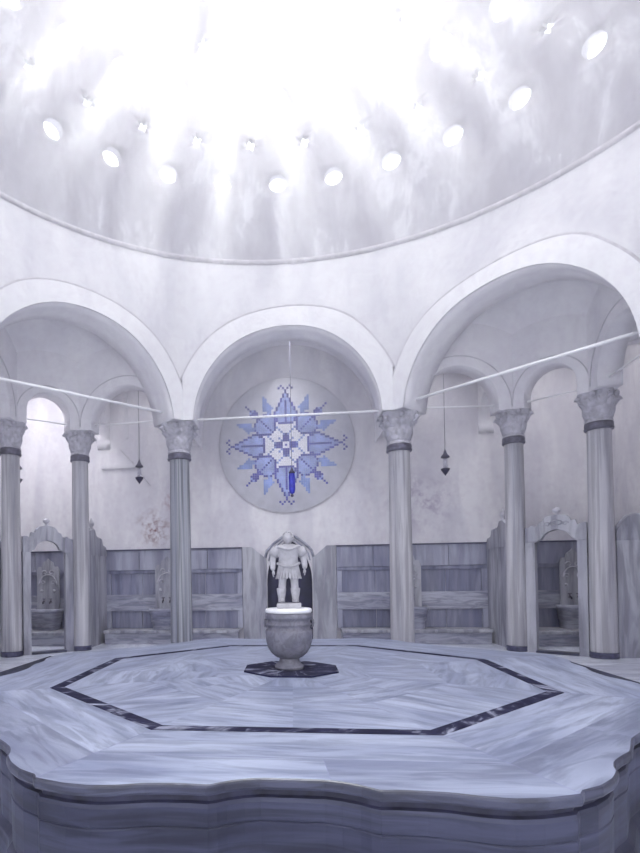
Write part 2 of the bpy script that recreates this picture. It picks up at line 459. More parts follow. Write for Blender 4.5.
RB = (1.806, 9.01); P2 = (3.62, 9.16); P3 = (4.50, 8.40); RC = (4.36+0.0, 6.456)   # relative to XC in x
W_X, W_Y = 5.75, 10.40          # side wall (relative to XC) and back wall
for sx, side in ((1, 'right'), (-1, 'left')):
    X = lambda x: XC+sx*x
    mb = MB(); lm = MB()
    q = lambda p: (X(p[0]), p[1])
    arch_wall(mb, q(RB), q(P2), .32, .62, 4.12, 5.6, line_mb=lm, er=.82, sgn=sx)
    arch_wall(mb, q(P2), q(P3), .32, .36, 4.22, 5.6, line_mb=lm, er=.52, sgn=sx)
    arch_wall(mb, q(P3), q(RC), .32, .62, 4.12, 5.6, line_mb=lm, er=.82, sgn=sx)
    arch_wall(mb, q(RB), (X(RB[0]), W_Y), .3, .67, 4.15, 5.9, sgn=sx)
    arch_wall(mb, q(P2), (X(P2[0]), W_Y), .26, .60, 4.15, 5.6, sgn=sx)
    arch_wall(mb, q(P3), (X(W_X), P3[1]), .26, .60, 4.15, 5.6, sgn=sx)
    arch_wall(mb, q(RC), (X(W_X), RC[1]), .3, .5, 4.25, 5.9, sgn=sx)
    struct(mb.build('wall_corner_bay_'+side, 'vault'), 'small plastered arches of the %s corner bay' % side, 'wall')
    struct(lm.build('trim_%d' % (4 if sx > 0 else 5), 'grime_shade'), 'thin grey outlines over the small %s corner arches' % side, 'moulding')
    # half dome over the corner bay
    Mx, My = (RB[0]+RC[0])/2, (RB[1]+RC[1])/2
    u = Vector((1, -1)).normalized(); w = Vector((1, 1)).normalized()
    hd = MB(); rows = []
    for ti in range(21):
        row = []
        for si in range(31):
            t_, s_ = ti/20*1.04, -.03+si/30*1.06
            A_ = Vector(RB).lerp(Vector(RC), s_); B_ = Vector(P2).lerp(Vector(P3), s_)
            q_ = A_.lerp(B_, t_); dx, dy = q_.x-Mx, q_.y-My
            ax = (dx*u.x+dy*u.y)/1.86; bx = (dx*w.x+dy*w.y)/1.72
            row.append((X(q_.x), q_.y, 4.0+1.90*math.sqrt(max(0.02, 1-ax*ax-bx*bx))))
        rows.append(row)
    hd.grid(rows, 0, True)
    struct(hd.build('ceiling_corner_'+side, 'vault'), 'plastered half dome over the %s corner bay' % side, 'ceiling')

# aisle vault over the back bay
v = MB(); VR, VZ = 1.63, 4.24
rows = []
for yy in (9.02, 9.5, 10.0, W_Y):
    rows.append([(XC-VR, yy, 3.9)]+[(XC-VR*math.cos(PI*i/40), yy, VZ+VR*math.sin(PI*i/40)) for i in range(41)]+[(XC+VR, yy, 3.9)])
v.grid(rows, 0, True)
# barrel ceilings over the flanking bays
for sx in (1, -1):
    rows = []
    for x in (1.65, 2.5, 3.0, 3.62):
        rows.append([(XC+sx*x, 9.75-.64*math.cos(PI*i/24), 5.25+.64*math.sin(PI*i/24)) for i in range(25)])
    v.grid(rows, 0, True)
struct(v.build('ceiling_aisle', 'vault'), 'plastered barrel vaults over the back aisle', 'ceiling')
c2 = MB()
def rect_pt(a):
    ca_, sa_ = math.cos(a), math.sin(a); t_ = []
    if abs(ca_) > 1e-9: t_.append(((XC+W_X+.3 if ca_ > 0 else XC-W_X-.3)-DX)/ca_)
    if abs(sa_) > 1e-9: t_.append(((W_Y+.3 if sa_ > 0 else -.8)-DY)/sa_)
    t_ = min(x for x in t_ if x > 0); return (DX+ca_*t_, DY+sa_*t_)
ANG = [2*PI*i/96 for i in range(96)]
rows = [[(DX+5.02*math.cos(a), DY+5.02*math.sin(a), 6.15) for a in ANG], [(*rect_pt(a), 6.15) for a in ANG], [(*rect_pt(a), 6.3) for a in ANG], [(DX+5.02*math.cos(a), DY+5.02*math.sin(a), 6.3) for a in ANG]]
rows.append(rows[0])
c2.grid(rows, 0, False, True)
struct(c2.build('ceiling_outer', 'vault', weld=0), 'flat plastered ceiling above the outer aisles', 'ceiling')

# ------------------------------------------------------------------ outer walls and floors
NXC = -0.075; NW = .43; NZ = 1.30; NAP = 2.13
def niche_z(x):
    t = abs(x-NXC)/NW
    if t >= 1: return Z_FL
    # pointed arch made of two arcs
    return NZ+(NAP-NZ)*math.sqrt(max(0, 1-t*t))*(1-.10*t)+(.10*(1-t))*0
wb = MB()
xs = [XC-W_X]+[NXC-NW]+[NXC+NW*math.sin(PI/2*i/14) for i in range(-13, 14)]+[NXC+NW]+[XC+W_X]
for d, fl in ((W_Y, False), (W_Y+.3, True)):
    rows = []
    for x in xs:
        z0 = niche_z(x) if abs(x-NXC) < NW-1e-6 else 0.0
        rows.append([(x, d, z0+(6.2-z0)*j/6) for j in range(7)])
    wb.grid(rows, 0, False)
pts = [(NXC-NW, 0)]+[(x, niche_z(x)) for x in xs if abs(x-NXC) < NW-1e-6]+[(NXC+NW, 0)]
wb.grid([[(x, y, z) for x, z in pts] for y in (W_Y, W_Y+.3)], 0, False)
struct(wb.build('wall_back', 'plaster'), 'stained white plaster back wall behind the arcade', 'wall')
for sx, side in ((1, 'right'), (-1, 'left')):
    w = MB(); x0, x1 = sorted((XC+sx*W_X, XC+sx*(W_X+.3)))
    w.box((x0, -.3, 0), (x1, W_Y+.3, 6.2))
    struct(w.build('wall_'+side, 'plaster'), 'white plaster %s wall behind the aisle' % side, 'wall')

def uvframe(ang, off):
    ca, sa = math.cos(ang), math.sin(ang)
    return lambda p: (ca*p[0]+sa*p[1]+off, -sa*p[0]+ca*p[1]+off*1.7)
fl = MB()
def floor_rect(mb, x0, y0, x1, y1, z, tx, ty, ang=0):
    nx = max(1, round((x1-x0)/tx)); ny = max(1, round((y1-y0)/ty))
    for i in range(nx):
        for j in range(ny):
            a = [(x0+(x1-x0)*i/nx, y0+(y1-y0)*j/ny), (x0+(x1-x0)*(i+1)/nx, y0+(y1-y0)*j/ny), (x0+(x1-x0)*(i+1)/nx, y0+(y1-y0)*(j+1)/ny), (x0+(x1-x0)*i/nx, y0+(y1-y0)*(j+1)/ny)]
            U = uvframe(ang+random.choice((0, 0, PI/2))+random.uniform(-.12, .12), random.uniform(0, 50))
            mb.face([(p[0], p[1], z) for p in a], 0, [U(p) for p in a])
SX0, SX1, SY0, SY1 = XC-3.87, XC+3.87, .95, 8.40
floor_rect(fl, XC-W_X, -.3, SX0, W_Y, Z_FL, 1.0, 1.4)
floor_rect(fl, SX1, -.3, XC+W_X, W_Y, Z_FL, 1.0, 1.4)
floor_rect(fl, SX0, SY1, SX1, W_Y, Z_FL, 1.3, .9)
floor_rect(fl, SX0, -.3, SX1, SY0, Z_FL, 1.3, .9)
floor_rect(fl, SX0, SY0, SX1, SY1, Z_SUNK-.08, 1.2, 1.2)
zz = Z_SUNK-.08
for a, b in (((SX0, SY0), (SX0, SY1)), ((SX1, SY0), (SX1, SY1)), ((SX0, SY0), (SX1, SY0)), ((SX0, SY1), (SX1, SY1))):
    U = uvframe(PI/2, 3)
    fl.face([(a[0], a[1], zz), (b[0], b[1], zz), (b[0], b[1], Z_FL), (a[0], a[1], Z_FL)], 1, [(0, 0), (0, 0), (0, .2), (0, .2)])
fl.box((XC-W_X-.3, -.3, -.15), (XC+W_X+.3, W_Y+.3, -.02), 1)
struct(fl.build('floor', ['floor', 'coping'], weld=0, recalc=False), 'grey streaked marble floor around the sunken centre', 'floor')

# ------------------------------------------------------------------ belly stone platform
PX, PY = -0.017, 4.65
prof_front = [(0, 2.465), (3, 2.47), (4.5, 2.49), (6, 2.525), (7.3, 2.575), (9, 2.58), (11.2, 2.60), (13, 2.625), (15, 2.675), (17, 2.715), (19.5, 2.735), (22.5, 2.74)]
prof_side = [(0, 2.43), (2.5, 2.435), (4.2, 2.455), (5.5, 2.475), (8, 2.515), (10.5, 2.53), (12.5, 2.55), (14, 2.585), (15, 2.625), (17, 2.67), (19.5, 2.705), (22.5, 2.72)]
def slab_r(th):
    """th: degrees, 0 = towards the camera"""
    k = round(th/45.0); a = abs(th-45*k)
    pr = prof_front if k % 8 == 0 else prof_side
    for (a0, r0), (a1, r1) in zip(pr, pr[1:]):
        if a <= a1: return r0+(r1-r0)*(a-a0)/(a1-a0)
    return pr[-1][1]
def pol(th, r): return (PX+r*math.sin(math.radians(th)), PY-r*math.cos(math.radians(th)))
plat = thing('marble_platform', 'large octagonal grey marble platform with a scalloped edge in the middle of the hall', 'platform', (PX, PY, Z_SUNK-.08))
plat_z = Z_SUNK-.08
def LP(p, z): return (p[0]-PX, p[1]-PY, z-plat_z)
angs = [i*.75 for i in range(480)]
R0, R1, R2 = 1.715, 1.812, 2.21      # inradii: field, dark band, first row
top = MB()
for k in range(8):
    base = 45*k
    # first row: trapezoid between octagons R1 and R2, split in one or two stones
    def ray(a, inr): return inr/math.cos(math.radians(a))
    G = .0
    dirang = math.radians(base)           # along-side direction
    for (ra, rb) in ((R1, R2),):
        cuts = [-22.5, 22.5]
        for c0, c1 in zip(cuts, cuts[1:]):
            n = 8; A = [c0+(c1-c0)*i/n for i in range(n+1)]
            poly = [pol(base+a, ray(a, ra)) for a in A]+[pol(base+a, ray(a, rb)) for a in reversed(A)]
            U = uvframe(dirang+random.uniform(-.05, .05), random.uniform(0, 60))
            top.face([LP(p, Z_SLAB) for p in poly], 0, [U(p) for p in poly])
    # outer row to the scalloped edge
    cuts = {0: [-22.5, 3.5, 22.5], 1: [-22.5, -2, 22.5], 7: [-22.5, 6, 22.5]}.get(k, [-22.5, 22.5])
    for c0, c1 in zip(cuts, cuts[1:]):
        n = max(4, int((c1-c0)/.75)); A = [c0+(c1-c0)*i/n for i in range(n+1)]
        poly = [pol(base+a, ray(a, R2)) for a in A]+[pol(base+a, slab_r(base+a)-.012) for a in reversed(A)]
        U = uvframe(dirang+random.uniform(-.06, .06), random.uniform(0, 60))
        m_ = len(A)
        for i in range(n):
            q = [poly[i], poly[i+1], poly[2*m_-2-i], poly[2*m_-1-i]]
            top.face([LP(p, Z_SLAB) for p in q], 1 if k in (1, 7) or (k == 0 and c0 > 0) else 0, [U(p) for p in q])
    # inner field
    inr = [0.0, .62, 1.14, R0]
    for j, (ra, rb) in enumerate(zip(inr, inr[1:])):
        subs = [(-22.5, 22.5)] if j == 0 else [(-22.5, 0), (0, 22.5)]
        for c0, c1 in subs:
            poly = [pol(base+c0, ray(c0, rb)), pol(base+c1, ray(c1, rb))]
            poly += [pol(base+c1, ray(c1, ra)), pol(base+c0, ray(c0, ra))] if ra > 0 else [pol(base, 0)]
            U = uvframe(dirang+random.uniform(-.5, .5) + (PI/2 if (k+j) % 3 == 0 else 0), random.uniform(0, 60))
            top.face([LP(p, Z_SLAB) for p in poly], 0, [U(p) for p in poly])
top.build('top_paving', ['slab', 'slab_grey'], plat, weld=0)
# fine joints between the stones
jt = MB()
def strip(p, q, wd=.002, z=Z_SLAB+.0012):
    p = Vector(p); q = Vector(q); n = (q-p).normalized(); n = Vector((-n.y, n.x))*wd
    jt.face([LP(p-n, z), LP(q-n, z), LP(q+n, z), LP(p+n, z)])
for k in range(8):
    a = 45*k+22.5
    strip(pol(a, R1/math.cos(PI/8)), pol(a, slab_r(a)-.01), .0022)
    strip(pol(45*k-22.5, R2/math.cos(PI/8)), pol(45*k+22.5, R2/math.cos(PI/8)), .0012)
for a in (3.5, 43, 321): strip(pol(a, R2/math.cos(math.radians(a-45*round(a/45)))), pol(a, slab_r(a)-.01), .0012)
jt.build('stone_joint', 'joint', plat, weld=0)['kind'] = 'stuff'
# dark band inlay: eight pieces
bd = MB()
for k in range(8):
    c = 22.5; ra, rb = R0/math.cos(PI/8), R1/math.cos(PI/8)
    n = 3
    for i in range(n):
        f0, f1 = i/n, (i+1)/n
        L_ = lambda r, f: tuple(Vector(pol(45*k-c, r)).lerp(Vector(pol(45*k+c, r)), f))
        q = [L_(ra, f0), L_(ra, f1), L_(rb, f1), L_(rb, f0)]
        U = uvframe(math.radians(45*k)+.5, random.uniform(0, 60))
        bd.face([LP(p, Z_SLAB+.001) for p in q], 0, [U(p) for p in q])
bo = bd.build('band_inlay', 'dark_marble', plat, weld=0); bo['label'] = 'dark veined marble octagonal band'
oc = MB(); BX, BY = -0.035, 4.78
poly = [(BX+.43*math.cos(PI/8+PI/4*i+.0), BY+.43*math.sin(PI/8+PI/4*i)) for i in range(8)]
for i in range(8):
    q = [(BX, BY), poly[i], poly[(i+1) % 8]]; U = uvframe(i, random.uniform(0, 60))
    oc.face([LP(p, Z_SLAB+.012) for p in q], 0, [U(p) for p in q])
    oc.face([LP(poly[i], Z_SLAB), LP(poly[(i+1) % 8], Z_SLAB), LP(poly[(i+1) % 8], Z_SLAB+.012), LP(poly[i], Z_SLAB+.012)], 0, [(0, 0)]*4)
oo_ = oc.build('octagon_inlay', 'dark_marble', plat, weld=0); oo_['label'] = 'dark veined octagon under the urn'
# edge: coping with rounded nose, frieze groove, drum
def sweep(pr, name, mat):
    g = MB()
    rows = [[LP(pol(a, slab_r(a)+dr), z) for a in angs] for dr, z in pr]
    g.grid(rows, 0, False, True); return g.build(name, mat, plat)
sweep([(-.012, Z_SLAB), (-.003, Z_SLAB-.003), (0, Z_SLAB-.012), (0, Z_SLAB-.034), (-.006, Z_SLAB-.044), (-.03, Z_SLAB-.046)], 'coping', 'coping')
sweep([(-.03, Z_SLAB-.044), (-.045, Z_SLAB-.052), (-.045, Z_SLAB-.078), (-.028, Z_SLAB-.084)], 'groove', 'groove')
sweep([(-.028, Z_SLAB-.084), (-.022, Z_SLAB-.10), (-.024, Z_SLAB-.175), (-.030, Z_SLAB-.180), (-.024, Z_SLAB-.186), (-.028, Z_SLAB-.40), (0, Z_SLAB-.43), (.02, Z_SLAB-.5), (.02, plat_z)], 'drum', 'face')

# ------------------------------------------------------------------ urn and statue
urn = thing('stone_urn', 'round grey stone urn with a white lid standing on the dark octagon', 'urn', (BX-.013, BY, Z_SLAB+.012))
g = MB(); g.lathe([(.0, 0), (.125, 0), (.128, .025), (.112, .035), (.095, .05), (.085, .075), (.085, .095)], 40); g.build('foot', 'urn', urn)
g = MB(); g.lathe([(.085, .09), (.12, .105), (.155, .135), (.183, .18), (.198, .23), (.204, .28), (.206, .325), (.202, .336), (.186, .343), (.186, .374), (.201, .380), (.199, .388), (.186, .395), (.186, .424), (.201, .432), (.205, .445), (.205, .47), (.198, .48), (.0, .48)], 48); g.build('bowl', 'urn', urn)
g = MB(); g.lathe([(0, .482), (.190, .482), (.199, .487), (.203, .500), (.200, .515), (.190, .522), (.0, .524)], 48); g.build('lid', 'lid', urn)
for s_ in (-1, 1):
    h = MB(); h.tube([(s_*.19, 0, .36), (s_*.208, 0, .365), (s_*.212, 0, .395), (s_*.208, 0, .42), (s_*.19, 0, .425)], .010, 8); h.build('handle', 'urn', urn)

ZL = Z_SLAB+.012+.524
st = thing('marble_statue', 'small white marble statue of an armoured figure in a tunic, standing on the urn', 'statue', (BX-.008, BY, ZL))
g = MB(); g.box((-.105, -.075, 0), (.105, .08, .042), 0, .006); g.build('plinth', 'statue', st)
def skin(name, verts, edges, radii, mat, parent, sub=2):
    me = bpy.data.meshes.new(name); me.from_pydata(verts, edges, []); me.materials.append(M[mat])
    o = bpy.data.objects.new(name, me); COL.objects.link(o); o.parent = parent
    me.skin_vertices.new() if hasattr(me.skin_vertices, 'new') and not me.skin_vertices else None
    md = o.modifiers.new('skin', 'SKIN'); md.use_smooth_shade = True
    sv = me.skin_vertices[0].data
    for i, r in enumerate(radii):
        sv[i].radius = r if isinstance(r, tuple) else (r, r); sv[i].use_root = (i == 0)
    s2 = o.modifiers.new('sub', 'SUBSURF'); s2.levels = sub; s2.render_levels = sub
    dg = bpy.context.evaluated_depsgraph_get(); ev = o.evaluated_get(dg)
    nm = bpy.data.meshes.new_from_object(ev)
    o.modifiers.clear(); o.data = nm; nm.name = name
    for p in nm.polygons: p.use_smooth = True
    return o
# figure 0.60 m tall: feet at 0.042, head top at 0.645; it faces the viewer (-y)
st.scale = (1.0, 1.0, 1.03)
V = [(0, 0, .345), (0, .003, .40), (0, 0, .46), (0, -.002, .50), (0, -.005, .535),            # 0 pelvis .. 4 neck
     (-.045, 0, .33), (-.052, -.004, .235), (-.060, .006, .15), (-.062, .010, .075), (-.068, -.028, .056),  # 5-9 right leg (image left)
     (.042, 0, .33), (.050, -.012, .225), (.055, .0, .14), (.055, .004, .075), (.066, -.034, .056),         # 10-14 left leg
     (-.095, .0, .50), (-.135, .012, .43), (-.137, -.025, .345), (-.132, -.035, .315),           # 15-18 right arm
     (.095, .0, .50), (.132, .012, .43), (.142, -.012, .355), (.140, -.02, .325)]                # 19-22 left arm
E_ = [(0, 1), (1, 2), (2, 3), (3, 4), (0, 5), (5, 6), (6, 7), (7, 8), (8, 9), (0, 10), (10, 11), (11, 12), (12, 13), (13, 14), (3, 15), (15, 16), (16, 17), (17, 18), (3, 19), (19, 20), (20, 21), (21, 22)]
Rr = [(.058, .045), (.055, .042), (.068, .05), (.062, .045), .025, .048, .036, .036, .023, .018, .048, .036, .036, .023, .018, .040, .032, .026, .020, .040, .032, .026, .020]
body = skin('body', V, E_, Rr, 'statue', st)
# head bent slightly forward: skull, jaw, nose, brow, ears in one mesh with neck
bm = bmesh.new(); bmesh.ops.create_uvsphere(bm, u_segments=28, v_segments=20, radius=1)
for v_ in bm.verts:
    x, y, z = v_.co
    w = 1-.22*max(0, -z)**1.3
    nx, ny, nz = x*.045*w, y*.052*(1-.1*max(0, -z)), z*.056
    if y < -.3:                                   # face side
        nose = math.exp(-(x/.16)**2-((z+.12)/.30)**2); ny -= .010*nose
        for ex in (-.38, .38): ny += .006*math.exp(-((x-ex)/.17)**2-((z-.08)/.14)**2)
        ny -= .004*math.exp(-((z-.28)/.12)**2)*math.exp(-(x/.7)**2)
        ny += .003*math.exp(-((z+.48)/.05)**2)*math.exp(-(x/.3)**2)
        ny -= .004*math.exp(-((z+.75)/.18)**2)*math.exp(-(x/.4)**2)
    for sx in (-1, 1):
        e = math.exp(-((x-sx*.98)/.2)**2-((y-.05)/.22)**2-((z+.05)/.26)**2); nx += sx*.008*e
    v_.co = (nx, ny, nz)
hm = MB(); hm.add_bm(bm, 0, Matrix.Translation((0, -.012, .588)) @ Matrix.Rotation(math.radians(18), 4, 'X'), True); bm.free()
hm.tube([(0, 0, .52), (0, -.004, .545), (0, -.008, .57)], [.030, .026, .026], 14)
hm.build('head', 'statue', st)
hm = MB()      # short cropped hair cap
for j in range(60):
    a = 2*PI*j/60*7.3; t = .15+.85*(j/60)
    el = PI/2*(1-t)*1.0
    x, y = math.cos(a)*math.cos(el), math.sin(a)*math.cos(el)
    if y < -.55 and el < .9: continue
    hm.sphere((x*.043, -.014+y*.049, .593+.054*math.sin(el)), .0095, 0, (1, 1, .8), 8, 6)
hm.build('hair', 'statue', st)
# cuirass with muscle relief, cloak collar, belt, two tiers of skirt strips, boots
g = MB()
pr = [(.082, .345), (.088, .365), (.084, .395), (.080, .42), (.088, .45), (.099, .48), (.098, .505), (.078, .530), (.036, .545)]
rows = []
for r, z in pr:
    row = []
    for k in range(40):
        a = 2*PI*k/40; x, y = math.cos(a), math.sin(a)
        rr = r
        if y < 0: rr += .004*math.exp(-((abs(x)-.45)/.3)**2)*math.exp(-((z-.485)/.02)**2)-.003*math.exp(-(x/.10)**2)
        row.append((rr*x*1.02, rr*y*.66, z))
    rows.append(row)
g.grid(rows, 0, True, True); g.build('cuirass', 'statue', st)
g = MB()
g.tube([(-.104, -.010, .516), (-.07, -.052, .516), (-.025, -.072, .496), (.025, -.072, .494), (.07, -.052, .514), (.104, -.010, .518), (.07, .05, .524), (0, .062, .526), (-.07, .05, .524), (-.104, -.010, .516)], .0115, 10)
g.build('cloak_collar', 'statue', st)
g = MB()
for k in range(33):
    pass
g.tube([((.094)*math.cos(a), -.064*math.sin(a), .378-.026*max(0, math.sin(a))**2) for a in [2*PI*i/32 for i in range(33)]], .012, 8)
g.build('belt', 'statue', st)
g = MB()
for tier, (z1, z0, ra, rb, n) in enumerate(((.362, .285, .086, .102, 26), (.335, .245, .084, .112, 24))):
    for k in range(n):
        a = 2*PI*(k+.5*tier)/n; da = 2*PI/n*.33
        def P_(aa, r, z, o=0): return ((r+o)*math.cos(aa), (r+o)*math.sin(aa)*.76, z)
        fr = [P_(a-da, ra, z1, .003), P_(a+da, ra, z1, .003), P_(a+da, rb, z0+.008, .003), P_(a, rb, z0, .004), P_(a-da, rb, z0+.008, .003)]
        bk = [P_(a-da, ra, z1, -.002), P_(a+da, ra, z1, -.002), P_(a+da, rb, z0+.008, -.002), P_(a, rb, z0, -.002), P_(a-da, rb, z0+.008, -.002)]
        g.face(fr); g.face(bk[::-1])
        for i in range(5): g.face([fr[i], bk[i], bk[(i+1) % 5], fr[(i+1) % 5]])
g.lathe([(.078, .355), (.092, .31), (.095, .26), (.07, .262)], 36, mod=lambda r, z, a: r*(1-.24*abs(math.sin(a))))
g.build('skirt', 'statue', st)
for sx, ax, (kx, ky, kz), (fx, fy) in ((-1, 0, (-.060, .006, .15), (-.064, .006)), (1, 0, (.055, .0, .14), (.057, .0))):
    b_ = MB(); b_.lathe([(.031, .05), (.029, .08), (.036, .115), (.041, .15), (.042, .165), (.037, .17)], 18, (fx, fy)); b_.build('boot', 'statue', st)
for sx, (hx, hy, hz) in ((-1, (-.131, -.037, .300)), (1, (.140, -.022, .31))):
    h = MB(); h.sphere((hx, hy, hz), .016, 0, (.8, 1, 1.25), 12, 8)
    for i in range(4):
        yo = -.012+.008*i
        h.tube([(hx, hy+yo, hz-.010), (hx+sx*.002, hy+yo-.002, hz-.026), (hx-sx*.004, hy+yo-.003, hz-.036+.002*abs(i-1.5))], [.0052, .0047, .004], 7)
    h.tube([(hx-sx*.004, hy-.014, hz+.004), (hx-sx*.010, hy-.022, hz-.008), (hx-sx*.011, hy-.024, hz-.017)], [.0058, .005, .0042], 7)
    h.build('hand', 'statue', st)
# sleeve fringes
for sx, p0, p1 in ((-1, (-.097, 0, .505), (-.132, .012, .445)), (1, (.097, 0, .505), (.130, .012, .445))):
    h = MB(); h.tube([p0, tuple((a+b)/2 for a, b in zip(p0, p1)), p1], [.040, .043, .041], 16); h.build('sleeve', 'statue', st)

# ------------------------------------------------------------------ columns
def make_column(r, ht, capw, caph, shaft_mat, base_on):
    t = thing('stone_column', '', 'column', (0, 0, 0))
    zr = ht-caph
    g = MB(); g.lathe([(r*1.12, 0), (r*1.16, .02), (r*1.12, .05), (r*1.16, .075), (r*1.05, .085)], 40); g.build('base_ring', 'dark_base', t)
    g = MB(); g.lathe([(r*1.04, .08), (r*1.07, .10), (r*1.05, .9), (r*1.0, 2.0), (r*.95, zr-.12), (r*.97, zr-.115)], 48); g.build('shaft', shaft_mat, t)
    g = MB(); g.lathe([(r*.98, zr-.125), (r*1.13, zr-.12), (r*1.18, zr-.095), (r*1.08, zr-.075), (r*1.14, zr-.06), (r*1.12, zr-.022), (r*1.02, zr-.012)], 48); g.build('neck_ring', 'ring', t)
    # carved capital
    cp = MB(); n = 96; rows = []
    H = caph; hw = capw/2
    for j in range(37):
        f = j/36; z = zr-.012+(H+.012)*f
        row = []
        for k in range(n):
            a = 2*PI*k/n
            ro = r*.98+.02*(f > .06)*1.0
            if f < .07: ro = r*1.10
            elif f < .12: ro = r*1.0
            # flared bell going from circle to concave-sided square
            sq = hw/max(abs(math.cos(a)), abs(math.sin(a)))
            sq = min(sq, hw*1.16)
            conc = hw*(.86+.20*abs(math.sin(2*a))**2*0) + 0
            tgt = sq*(.93-.07*math.cos(4*a)*1.0)
            w = sstep((f-.12)/.88)**1.7
            rad = ro*(1-w)+tgt*w
            # two tiers of leaves
            if .12 < f < .52:
                t_ = (f-.12)/.40; rad += .050*math.sin(PI*t_)**.8*(t_**.9)*abs(math.cos(4*a))**.8
            if .40 < f < .80:
                t_ = (f-.40)/.40; rad += .050*math.sin(PI*t_)**.8*(t_**.9)*abs(math.sin(4*a))**.8
            if f > .86: rad = tgt*(1.0 if f < .93 else 1.03)
            elif f > .80: rad = tgt*.93
            row.append((rad*math.cos(a), rad*math.sin(a), z))
        rows.append(row)
    cp.grid(rows, 0, True, True)
    cp.face(rows[-1]); 
    for q in range(4):
        a = PI/4+q*PI/2; R_ = hw*1.10; z = zr+H*.76
        c = Vector((R_*math.cos(a), R_*math.sin(a), z)); tn = Vector((-math.sin(a), math.cos(a), 0)); rd = Vector((math.cos(a), math.sin(a), 0))
        pts = []
        for i in range(15):
            th = i*.55; rr = .052*(1-i/18)
            pts.append(tuple(c+rd*(rr*math.cos(th))+Vector((0, 0, rr*math.sin(th)))))
        cp.tube(pts, [.026*(1-i/22) for i in range(15)], 8)
        b = PI/2*q; cp.sphere((hw*.98*math.cos(b), hw*.98*math.sin(b), zr+H*.9), .042, 0, (1, 1, 1), 12, 8)
        for o_ in (-.32, .32):
            cp.sphere((hw*.93*math.cos(b+o_), hw*.93*math.sin(b+o_), zr+H*.72), .030, 0, (1, 1, 1.2), 10, 6)
    cp.build('capital', 'capital', t)
    return t
HT = Z_CAP-Z_FL
ca = make_column(.173, HT, .56, .47, 'shaft', True)
cd = make_column(.173, HT, .56, .47, 'shaft_dark', True)
cs = make_column(.145, HT, .44, .39, 'shaft', True)
cm = make_column(.160, HT, .46, .41, 'shaft', True)
R_ = D_MID/math.cos(PI/8)
labs = {0: 'pale ringed marble column of the main arcade, right of the urn and the round medallion',
        7: 'dark-streaked marble column of the main arcade, left of the urn and the round medallion'}
for k in range(8):
    th = PI/2-k*PI/4-PI/8
    x, y = XC+R_*math.cos(th), YC+R_*math.sin(th)
    rz = th
    if k == 0: ca.location = (x, y, Z_FL); ca.rotation_euler.z = 0; ca['label'] = labs[0]
    elif k == 7: cd.location = (x, y, Z_FL); cd['label'] = labs[7]
    elif k in (1, 6):
        lab = 'main arcade column at the %s edge of the view' % ('right' if k == 1 else 'left')
        dup(ca, (x, y, Z_FL), PI/4, lab)
    else: dup(ca, (x, y, Z_FL), 0 if k in (3, 4) else PI/4, 'main arcade column on the near side of the platform', 'near arcade columns')
cs.location = (XC+P2[0], P2[1], Z_FL); cs['label'] = 'slender marble column on the left side of the right-hand crested doorway'
dup(cs, (XC-P2[0], P2[1], Z_FL), 0, 'slender marble column on the right side of the left-hand crested doorway')
cm.location = (XC+P3[0], P3[1], Z_FL); cm.rotation_euler.z = PI/4; cm['label'] = 'marble column with a smudge at mid height on the right side of the right-hand crested doorway'
c3 = dup(cm, (XC-P3[0], P3[1], Z_FL), PI/4, 'marble column on the left side of the left-hand crested doorway, by the picture edge')
c3.scale = (.93, .93, 1)

# ------------------------------------------------------------------ tie rods
def rod(a, b, r, label):
    a = Vector(a); b = Vector(b); c = (a+b)/2
    t = thing('tie_rod', label, 'tie rod', tuple(c))
    g = MB(); g.tube([tuple(a-c), tuple(b-c)], r, 8); g.build('bar', 'rod', t)
    for p, s_ in ((a-c, 1), (b-c, -1)):
        h = MB(); d = (b-a).normalized()*s_
        h.tube([tuple(p), tuple(p+d*.05)], r*1.9, 8); h.build('socket', 'rod', t)
ZR = 4.19
def ringpt(k):   # inside face of the piers
    th = PI/2-k*PI/4-PI/8; return Vector((XC+R_*math.cos(th), YC+R_*math.sin(th), ZR))
def shortened(a, b, e): d = (b-a).normalized(); return a+d*e, b-d*e
a, b = shortened(ringpt(7), ringpt(0), .25); a.z = b.z = 4.10; rod(a, b, .019, 'white iron tie rod crossing in front of the round blue medallion')
a, b = shortened(ringpt(0), ringpt(1), .25); rod(a, b, .023, 'long white tie rod rising to the right edge under the big right arch')
a, b = shortened(ringpt(6), ringpt(7), .25); rod(a, b, .023, 'long white tie rod running to the left edge under the big left arch')
for sx, sd in ((1, 'right'), (-1, 'left')):
    q = lambda p: Vector((XC+sx*p[0], p[1], 4.13))
    a, b = shortened(q(RB), q(P2), .22); rod(a, b, .013, 'thin white tie rod from the main column to the first slender column on the %s' % sd)
    a, b = shortened(q(P2), q(P3), .2); rod(a, b, .011, 'short thin tie rod above the crested doorway on the %s' % sd)
    a, b = shortened(q(P3), q(RC), .2); rod(a, b, .015, 'thin white tie rod from the doorway column out to the %s edge' % sd)

